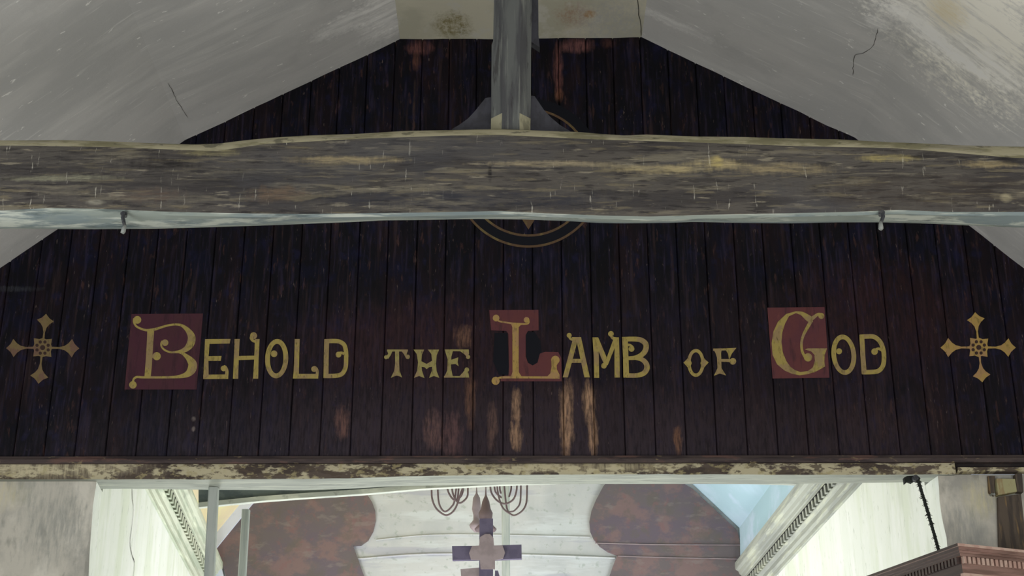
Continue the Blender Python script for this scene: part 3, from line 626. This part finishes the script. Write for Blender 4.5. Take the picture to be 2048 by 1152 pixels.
# pale horizontal mouldings on the plaster behind the cross
m = MB(); m.tube(catmull([pix(752, 1080, YE-.01), pix(860, 1070, YE-.01), pix(1000, 1070, YE-.01), pix(1180, 1074, YE-.01)], 4), .006, 6); o = m.build('plaster_joint', M_east); o.parent = ew
m = MB(); m.tube(catmull([pix(712, 1118, YE-.012), pix(860, 1108, YE-.012), pix(1060, 1110, YE-.012), pix(1230, 1116, YE-.012)], 4), .009, 6); o = m.build('plaster_joint', M_east); o.parent = ew

# arched tie in the chancel; added dark sheet above stands for shaded ceiling
AY = 11.9
ar = empty('chancel_arch_tie', tuple(pix(1000, 990, AY))); tag(ar, 'pale green arched tie with an added dark sheet for ceiling shade above it, behind the peeling beam', 'beam')
ab = [(375, 1018), (400, 1014), (440, 1010), (520, 1002), (600, 996), (735, 987), (850, 977), (1000, 969), (1200, 962), (1400, 962), (1600, 968), (1625, 972)]
def arch_strip(name, top, bot, y0, y1, mt):
    n = 60; v = []
    for i in range(n+1):
        px = 397+i*(1602-397)/n
        a = pix(px, bot(px), y0); b = pix(px, top(px), y0)
        dY = y0-YE; cz_ = min(cpL[0][1]+(b.x-cpL[0][0]-TL*dY)*sl, cpR[2][1]+(b.x-cpR[2][0]-TR*dY)*sr)-.02
        b = Vector((b.x, b.y, min(b.z, max(cz_, a.z+.01))))
        v += [a, b, Vector((b.x, y1, b.z)), Vector((a.x, y1, a.z))]
    f = [(i*4+j, i*4+(j+1) % 4, (i+1)*4+(j+1) % 4, (i+1)*4+j) for i in range(n) for j in range(4)]+[(0, 1, 2, 3), tuple(range(4*n, 4*n+4))]
    o = mesh_obj(name, v, f, mt); keep(o, ar)
arch_strip('arched_rib', lambda x: interp(ab, x)-9.5, lambda x: interp(ab, x), AY, AY+.05, M_soff)
arch_strip('ceiling_shade_sheet', lambda x: 905, lambda x: interp(ab, x)-9.8, AY+.012, AY+.04, M_teal)

# upright posts
def upright(poly_top, wpx, bot, Y, label, z0=0.0):
    a = pix(poly_top[0], poly_top[1], Y); b = pix(bot[0], bot[1], Y); dx = (b.x-a.x)/(b.z-a.z)
    wd = wpx/F*Y/ray(*poly_top).y/2
    T = empty('screen_post', (a.x+dx*(z0-a.z), Y, z0)); tag(T, label, 'post', 'slim grey uprights in the chancel opening')
    m = MB(); x0_ = a.x+dx*(z0-a.z)
    c = wd*.25
    sec = [(-wd, -wd+c), (-wd+c, -wd), (wd-c, -wd), (wd, -wd+c), (wd, wd-c), (wd-c, wd), (-wd+c, wd), (-wd, wd-c)]
    v = [Vector((x0_+p, Y+wd+q, z0)) for p, q in sec]+[Vector((a.x+p, Y+wd+q, a.z)) for p, q in sec]
    m.add(v, [tuple(range(8)), tuple(range(8, 16))]+[(i, (i+1) % 8, 8+(i+1) % 8, 8+i) for i in range(8)]); m.build('shaft', M_rod, world_parent=T)
    m = MB(); m.box((x0_-wd*2, Y-wd, z0), (x0_+wd*2, Y+wd*3, z0+.03)); m.build('foot_plate', M_rod, world_parent=T)
upright((426, 974), 19, (417, 1152), 9.0, 'thick grey upright under the left end of the peeling beam')
upright((491, 1018), 15, (483, 1152), 10.6, 'shorter grey upright with free top, second from the left')
upright((1011, 955), 16, (1012, 1152), 14.0, 'grey upright behind the right arm of the wooden cross')

# cross
CY = 12.6
cr = empty('wooden_cross', tuple(pix(974, 1120, CY))); tag(cr, 'dark violet-brown wooden cross in the middle of the chancel', 'cross')
def flat(name, pts, Y, th, mt, par):
    m = MB(); m.prism([pix(a, b, Y) for a, b in pts], (0, th, 0)); return m.build(name, mt, world_parent=par)
zf = 0.03
stemb = pix(975, 1152, CY); 
m = MB(); tpv = [pix(959, 1037, CY), pix(986, 1037, CY)]; bl = [pix(961, 1152, CY), pix(991, 1152, CY)]
v = [tpv[0], tpv[1], Vector((bl[1].x, CY, zf)), Vector((bl[0].x, CY, zf))]; m.prism(v, (0, .06, 0)); m.build('stem', M_violet, world_parent=cr)
flat('cross_arm', [(904, 1092), (958, 1091.5), (958, 1119), (905, 1120)], CY+.005, .05, M_violet, cr)
flat('cross_arm', [(987, 1091), (1043, 1089), (1043.5, 1117), (987, 1119)], CY+.005, .05, M_violet, cr)
flat('shadow_gap_plate', [(944, 1092), (958, 1091), (960, 1074), (970, 1068), (980, 1068), (987, 1076), (988, 1091), (1005, 1091), (1010, 1105), (1006, 1117), (990, 1120), (990, 1138), (961, 1138), (960, 1120), (942, 1119), (938, 1106)], CY-.012, .011, M_taupe, cr)  # added plate for the paler gap in the chandelier's shadow at the crossing
flat('lower_plate', [(921, 1138), (960, 1135), (961, 1165), (923, 1165)], CY+.01, .04, M_taupe, cr)
flat('lower_plate', [(990, 1141), (996, 1141), (999, 1152), (999, 1165), (990, 1165)], CY+.01, .04, M_violet, cr)
m = MB(); m.box((stemb.x-.25, CY-.2, 0), (stemb.x+.25, CY+.26, .03)); m.build('base', M_violet, world_parent=cr)

# chandelier; doubled arms and pendants give its shadows on the plaster solid shape
HY = 13.3
hc = pix(958, 970, HY)
ch = empty('chandelier', tuple(hc)); tag(ch, 'brown wrought iron chandelier with looping arms, some shaped from its shadows, hanging behind the peeling beam', 'chandelier')
zr_ = pix(958, 940, HY).z
m = MB(); m.tube([Vector((hc.x, HY, zr_-.12)), Vector((hc.x, HY, ZC-.001))], .012, 8); m.build('hanging_rod', M_iron, world_parent=ch)
m = MB(); m.lathe((hc.x, HY), [(.02, zr_-.14), (.09, zr_-.1), (.1, zr_-.04), (.05, zr_), (.03, zr_+.08)], 16); m.build('hub', M_iron, world_parent=ch)
def zo(ox, oy, sc, pts): return [(ox+x/sc, oy+y/sc) for x, y in pts]
ARMS = [[(372, 60), (370, 170), (376, 260), (410, 340), (470, 392), (515, 400), (565, 365), (600, 300), (640, 180), (700, 60)],
        [(425, 60), (425, 170), (435, 290), (465, 355), (500, 368), (545, 330), (575, 270), (600, 60)],
        [(505, 60), (512, 170), (540, 235), (575, 268), (600, 250), (610, 170), (612, 60)],
        [(552, 60), (552, 170), (575, 250), (612, 292), (650, 280), (688, 235), (693, 170), (695, 60)],
        [(655, 60), (652, 170), (635, 230), (600, 265)],
        [(890, 60), (895, 170), (918, 230), (962, 278), (1015, 300), (1060, 290), (1105, 250), (1128, 170), (1130, 60)],
        [(925, 60), (932, 170), (950, 210), (985, 240)],
        [(975, 60), (978, 170), (985, 200)],
        [(1222, 60), (1220, 170), (1214, 290), (1180, 360), (1115, 402), (1070, 390), (1000, 330), (960, 200), (950, 60)],
        [(1165, 60), (1165, 170), (1158, 290), (1125, 345), (1085, 370), (1040, 340), (1010, 60)],
        [(1080, 60), (1078, 170), (1062, 230)]]
for i, A in enumerate(ARMS):
    Y = HY+(-.3, .2, .1, -.15, .25, -.1, .22, .28, -.3, .2, .26)[i]
    P2 = [pix(a, b, Y) for a, b in zo(780, 940, 4.45, A)]
    end = Vector((hc.x, HY, zr_-.03)); last = P2[-1]
    if i in (4, 6, 7, 10): P2 = P2+[P2[-1]+Vector((0, 0, -.01))]
    m = MB(); c_ = catmull(P2, 5); m.tube(c_, .0085, 6)
    hi = P2[-1] if i not in (4, 6, 7, 10) else P2[0]
    m.tube([hi, (hi+end)/2+Vector((0, 0, .05)), end], .008, 6)
    m.build('arm', M_iron, world_parent=ch)  # some of these arms are shaped from the chandelier's shadows
    cup = P2[0] if i not in (4, 6, 7, 10) else None
    if cup: m = MB(); m.lathe((cup.x, cup.y), [(.012, cup.z-.01), (.035, cup.z+.01), (.038, cup.z+.03), (.012, cup.z+.03), (.012, cup.z+.12)], 10); m.build('candle_cup', M_iron, world_parent=ch)
for nm, Y, cx, pf in (('shadow_pendant', HY+.25, 953, [(1, 940), (1, 975), (2, 987), (7, 996), (8, 1008), (9, 1018), (6, 1030), (6, 1040), (14, 1050), (12, 1056), (4, 1064)]),
                      ('shadow_pendant', HY-.1, 971.5, [(1, 940), (1, 975), (1.5, 990), (7, 1003), (10, 1018), (14, 1026), (13, 1036), (9, 1044), (22, 1058), (20, 1062), (5, 1066)])):
    P3 = [(r/F*Y/.97, pix(cx, y, Y).z) for r, y in pf]; c0 = pix(cx, 1010, Y)
    m = MB(); m.lathe((c0.x, Y), P3, 14); o = m.build(nm, M_taupe if cx < 960 else M_iron, world_parent=ch, smooth=True)
    m = MB(); q = pix(cx, 942, Y); m.tube([q, Vector((hc.x, HY, zr_-.1))], .006, 6); o2 = m.build('shadow_pendant_link', M_iron, world_parent=ch)

# ------------------------------------------------------------------ foreground tie beam
TOP = [(-200, 280), (0, 281), (100, 280), (200, 283), (300, 287), (370, 289), (420, 287), (470, 281), (520, 276), (600, 271), (700, 268), (800, 262), (900, 260), (1000, 258), (1100, 262), (1160, 264), (1210, 268), (1260, 271), (1300, 269), (1400, 273), (1500, 274), (1600, 277), (1700, 279), (1800, 284), (1900, 288), (1960, 291), (2048, 293), (2250, 296)]
BOT = [(-200, 455), (0, 454), (150, 455), (280, 454), (400, 451), (520, 447), (600, 444), (700, 440), (760, 437), (850, 436), (950, 434), (1050, 435), (1130, 438), (1200, 442), (1250, 443), (1350, 442), (1400, 440), (1500, 442), (1600, 443), (1700, 441), (1800, 441), (1900, 444), (2048, 451), (2250, 455)]
ARR = [(-200, 425), (0, 421), (100, 416), (200, 418), (350, 424), (500, 427), (600, 428), (700, 427), (850, 425), (1000, 422), (1100, 427), (1200, 431), (1300, 433), (1400, 430), (1500, 428), (1700, 424), (1800, 420), (1900, 424), (2048, 424), (2250, 424)]
CHM = [(-200, 292), (0, 291), (200, 294), (330, 299), (420, 302), (520, 288), (700, 278), (900, 271), (1000, 270), (1200, 279), (1400, 285), (1600, 292), (1800, 296), (1920, 305), (2048, 316), (2250, 318)]
tb = empty('tie_beam', tuple(pix(1024, 450, BY+.1))); tag(tb, 'crooked weathered oak tie beam crossing the nave in front of the painted boards', 'beam')
xl, xr2 = NX[0]+.002, NX[1]-.002
n = 420; v = []; fm = []
for i in range(n+1):
    X = xl+(xr2-xl)*i/n
    px = 1024+X/BY*F*.9        # photo column of this section
    T_, B_, A_, H_ = (interp(t_, px) for t_ in (TOP, BOT, ARR, CHM))
    zT = pix(px, T_, BY+.045).z; zH = pix(px, H_, BY).z; zA = pix(px, A_, BY).z; zB = pix(px, B_, BY+.10).z
    w0 = mnoise.noise(Vector((X*1.3, 3, 0)))*.012
    face = []
    for q in range(7):
        t = q/6; z = zH+(zA-zH)*t
        d = -.016*math.sin(math.pi*t)+mnoise.noise(Vector((X*2.2, z*14, 5)))*.010+mnoise.noise(Vector((X*7, z*30, 2)))*.005
        if 0 < q < 6: d += (.008 if (.30 < t < .40) else 0)
        face.append((d if 0 < q < 6 else 0, z))
    hh = zT-zB
    secp = [(.30, zT-.02), (.045, zT), (.018, zH+(zT-zH)*.62)]+face+[(.012, zA-.010*1), (.05, zB+(zA-zB)*.18), (.10, zB), (.2, zB+.04), (.30, zB+.12)]
    v += [Vector((X, BY+d, z)) for d, z in secp]
k = len(secp); f = []
for i in range(n):
    for j in range(k):
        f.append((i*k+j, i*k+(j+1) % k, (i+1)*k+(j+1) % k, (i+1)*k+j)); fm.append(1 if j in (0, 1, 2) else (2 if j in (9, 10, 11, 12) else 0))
f += [tuple(range(k)), tuple(range(n*k, n*k+k))]; fm += [0, 0]
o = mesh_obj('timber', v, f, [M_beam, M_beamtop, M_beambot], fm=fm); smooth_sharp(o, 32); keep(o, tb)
# chips of bright wood and iron hooks
def hook(px, py0, py1, label):
    a = pix(px, py0, BY+.012); b = pix(px, py1, BY-.012)
    T = empty('beam_hook', tuple(a)); tag(T, label, 'hook', 'iron hooks under the tie beam')
    s_ = .0085
    m = MB(); m.tube([a+Vector((0, .02, .012)), a+Vector((0, -.016, .01)), a+Vector((.001, -.018, -.012)), b+Vector((0, 0, .03))], [s_*.8, s_, s_, s_*.9], 6)
    m.tube([a+Vector((-.012, -.006, .012)), a+Vector((.012, -.010, .010))], .006, 6)
    m.build('shank', M_hook, world_parent=T)
    m = MB(); m.tube([b+Vector((0, 0, .034)), b+Vector((-.002, -.004, .014)), b+Vector((-.003, -.004, .003)), b], [s_*.8, s_*1.1, s_*1.2, s_*.5], 8); m.build('tip', M_hookt, world_parent=T, smooth=True)
hook(248, 434, 467, 'small iron hook under the tie beam, at left above the B')
hook(1763, 432, 460, 'small iron hook under the tie beam, at right above the D')

# crown post with knees
PYc = BY+.12
po = empty('crown_post', tuple(pix(1022, 262, BY+.04))); tag(po, 'grey octagonal crown post standing on the middle of the tie beam', 'post')
def sec_at(py, lpx, rpx, cfrac, Y):
    a, b = pix(lpx, py, Y), pix(rpx, py, Y); wdt = b.x-a.x; c = wdt*cfrac; x0_, x1_ = a.x, b.x; z = a.z
    d = wdt*.95
    return [Vector((x0_, Y+c, z)), Vector((x0_+c, Y, z)), Vector((x1_-c, Y, z)), Vector((x1_, Y+c, z)), Vector((x1_, Y+d-c, z)), Vector((x1_-c, Y+d, z)), Vector((x0_+c, Y+d, z)), Vector((x0_, Y+d-c, z))]
PY = BY+.06
zbeam = pix(1022, 258, BY+.045).z-.003
rows = []
for py, l, r, c in ((262, 981.5, 1061, .27), (250, 981.5, 1061, .275), (238, 981.5, 1061, .28), (226, 981.8, 1061.5, .28), (200, 982, 1062, .28), (78, 983, 1062.5, .28), (70, 986, 1063, .28), (0, 987.5, 1064, .28), (-120, 990, 1066, .28)):
    rows.append(sec_at(py, l, r, c, PY))
ztopc = PROF[3].z-.002
lastr = [Vector((q.x, q.y, ztopc)) for q in rows[-1]]; rows.append(lastr)
for q in rows[0]: q.z = zbeam
v = [q for r_ in rows for q in r_]; f = []; fm = []
for i in range(len(rows)-1):
    for j in range(8): f.append((i*8+j, i*8+(j+1) % 8, (i+1)*8+(j+1) % 8, (i+1)*8+j)); fm.append(1 if i < 3 and j in (0, 2) else 0)
f += [tuple(range(8)), tuple(range(len(v)-8, len(v)))]; fm += [0, 0]
o = mesh_obj('shaft', v, f, [M_post, M_postbare], fm=fm); keep(o, po)
def knee(pts):
    P4 = [pix(a, b, BY+.12) for a, b in pts]
    for q in P4: q.z = max(q.z, zbeam-.01)
    m = MB(); m.prism(P4, (0, .05, 0)); m.build('knee_brace', M_brace, world_parent=po)
knee([(984, 194), (971, 196), (962, 207), (950, 222), (936, 237), (918, 250), (904, 258), (904, 270), (984, 270)])
knee([(1060, 191), (1069, 192), (1078, 205), (1088, 220), (1102, 235), (1120, 250), (1140, 262), (1140, 272), (1060, 272)])
m = MB(); Q = [pix(a, b, BY+.14) for a, b in [(1052, -120), (1077, -120), (1076.5, 0), (1077, 70), (1079.5, 95), (1063, 84), (1052, 80)]]
m.prism(Q, (0, .04, 0)); m.build('rear_brace', M_brace, world_parent=po)

# ------------------------------------------------------------------ rope and pulley at right
RPY = 8.74
rp = empty('pulley_bracket', tuple(pix(1826, 955, RPY))); tag(rp, 'small dark iron pulley bracket under the right end of the peeling beam', 'bracket')
m = MB(); q = [pix(a, b, RPY+.02) for a, b in [(1808, 955), (1814, 952), (1826, 951), (1838, 953), (1841, 957), (1838, 963), (1830, 961), (1824, 965), (1816, 962), (1810, 967)]]
m.prism(q, (0, .035, 0)); m.build('plate', M_rope, world_parent=rp)
a = pix(1830, 957, RPY); m = MB(); m.tube([a+Vector((0, -.02, 0)), a+Vector((0, .02, 0))], .018, 14); m.build('wheel', M_hook, world_parent=rp)
A_, B_ = pix(1835, 957, RPY), pix(1873, 1098, RPY); dirv = (B_-A_); E_ = A_+dirv*1.9
m = MB(); n = 190
for ph in (0, 2.1, 4.2):
    pts = []
    for i in range(n+1):
        t = i/n; c0 = A_.lerp(E_, t); a = ph+t*95
        c0 = c0+Vector((.010*math.sin(t*math.pi*1.0), 0, 0))
        pts.append(c0+Vector((math.cos(a)*.0052, math.sin(a)*.006, 0)))
    m.tube(pts, .0056, 5)
o = m.build('rope', M_rope); tag(o, 'black twisted rope hanging from the pulley bracket down behind the wooden case', 'rope')
mb = MB()
for i in range(80):
    t = random.random(); c0 = A_.lerp(E_, t)+Vector((.010*math.sin(t*math.pi), 0, 0)); s_ = random.choice((-1, 1)); l = random.uniform(.013, .024)
    mb.tube([c0, c0+Vector((s_*l, random.uniform(-.004, .004), -l*.6))], [.0045, .001], 4)
tag(mb.build('frayed_fibres', M_rope, parent=o), kind='stuff')

# ------------------------------------------------------------------ wooden case at lower right
th = math.radians(21.3); ea = Vector((math.cos(th), math.sin(th), 0)); eb = Vector((-math.sin(th), math.cos(th), 0))
CC = pix(1915, 1086, 7.6); zt = CC.z; C0 = Vector((CC.x, CC.y, 0))
cz = empty('wooden_case', (C0.x, C0.y, 0)); tag(cz, 'tall varnished mahogany case with a dentilled cornice, at lower right', 'case')
W_, D_ = 1.15, .84
def cbox(ins, z0, z1, m, bins=0):
    a = C0+ea*ins+eb*ins; v = [a, a+ea*(W_-2*ins), a+ea*(W_-2*ins)+eb*(D_-ins), a+eb*(D_-ins)]
    v = [Vector((p.x, p.y, z0)) for p in v]
    n0 = len(m.v); m.add(v+[Vector((p.x, p.y, z1)) for p in v], [(0, 1, 2, 3), (7, 6, 5, 4)]); m.m[-2:] = [0, 0]
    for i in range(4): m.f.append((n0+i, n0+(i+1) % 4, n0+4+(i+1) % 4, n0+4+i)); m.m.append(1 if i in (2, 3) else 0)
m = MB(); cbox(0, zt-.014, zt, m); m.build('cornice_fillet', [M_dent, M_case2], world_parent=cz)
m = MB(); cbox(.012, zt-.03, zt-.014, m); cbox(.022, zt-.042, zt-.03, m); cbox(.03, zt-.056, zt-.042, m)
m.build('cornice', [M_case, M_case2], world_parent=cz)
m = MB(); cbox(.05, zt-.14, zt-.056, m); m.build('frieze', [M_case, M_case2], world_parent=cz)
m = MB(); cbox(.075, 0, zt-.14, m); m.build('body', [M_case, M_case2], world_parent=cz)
dm = bpy.data.meshes.new('dentil')
bmx = bmesh.new(); bmesh.ops.create_cube(bmx, size=1); bmesh.ops.scale(bmx, vec=(.017, .016, .036), verts=bmx.verts); bmx.to_mesh(dm); bmx.free(); dm.materials.append(M_dent)
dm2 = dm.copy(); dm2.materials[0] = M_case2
nd = int((W_-.1)/.0285)
for i in range(nd):
    p_ = C0+ea*(.062+i*.0285)+eb*.042; o = bpy.data.objects.new('dentil', dm); link(o, cz); o.location = Vector((p_.x, p_.y, zt-.0745))-cz.location; o.rotation_euler = (0, 0, th)
for i in range(int((D_-.1)/.0285)):
    p_ = C0+eb*(.075+i*.0285)+ea*.042; o = bpy.data.objects.new('dentil', dm2); link(o, cz); o.location = Vector((p_.x, p_.y, zt-.0745))-cz.location; o.rotation_euler = (0, 0, th+math.pi/2)
# pilaster on the front
def fbox(u0, u1, z0, z1, v0, v1, name, mt):
    m = MB(); q = [C0+ea*u0+eb*v0, C0+ea*u1+eb*v0, C0+ea*u1+eb*v1, C0+ea*u0+eb*v1]
    m.prism([Vector((p.x, p.y, z0)) for p in q], (0, 0, z1-z0)); m.build(name, mt, world_parent=cz)
fbox(.055, .30, zt-.165, zt-.14, .045, .0755, 'pilaster_cap', M_dent)
fbox(.065, .29, zt-.185, zt-.165, .055, .0755, 'pilaster_cap', M_dent)
fbox(.08, .275, .02, zt-.185, .06, .0755, 'pilaster', M_case)
fbox(.85, 1.07, .02, zt-.165, .06, .0755, 'pilaster', M_case)
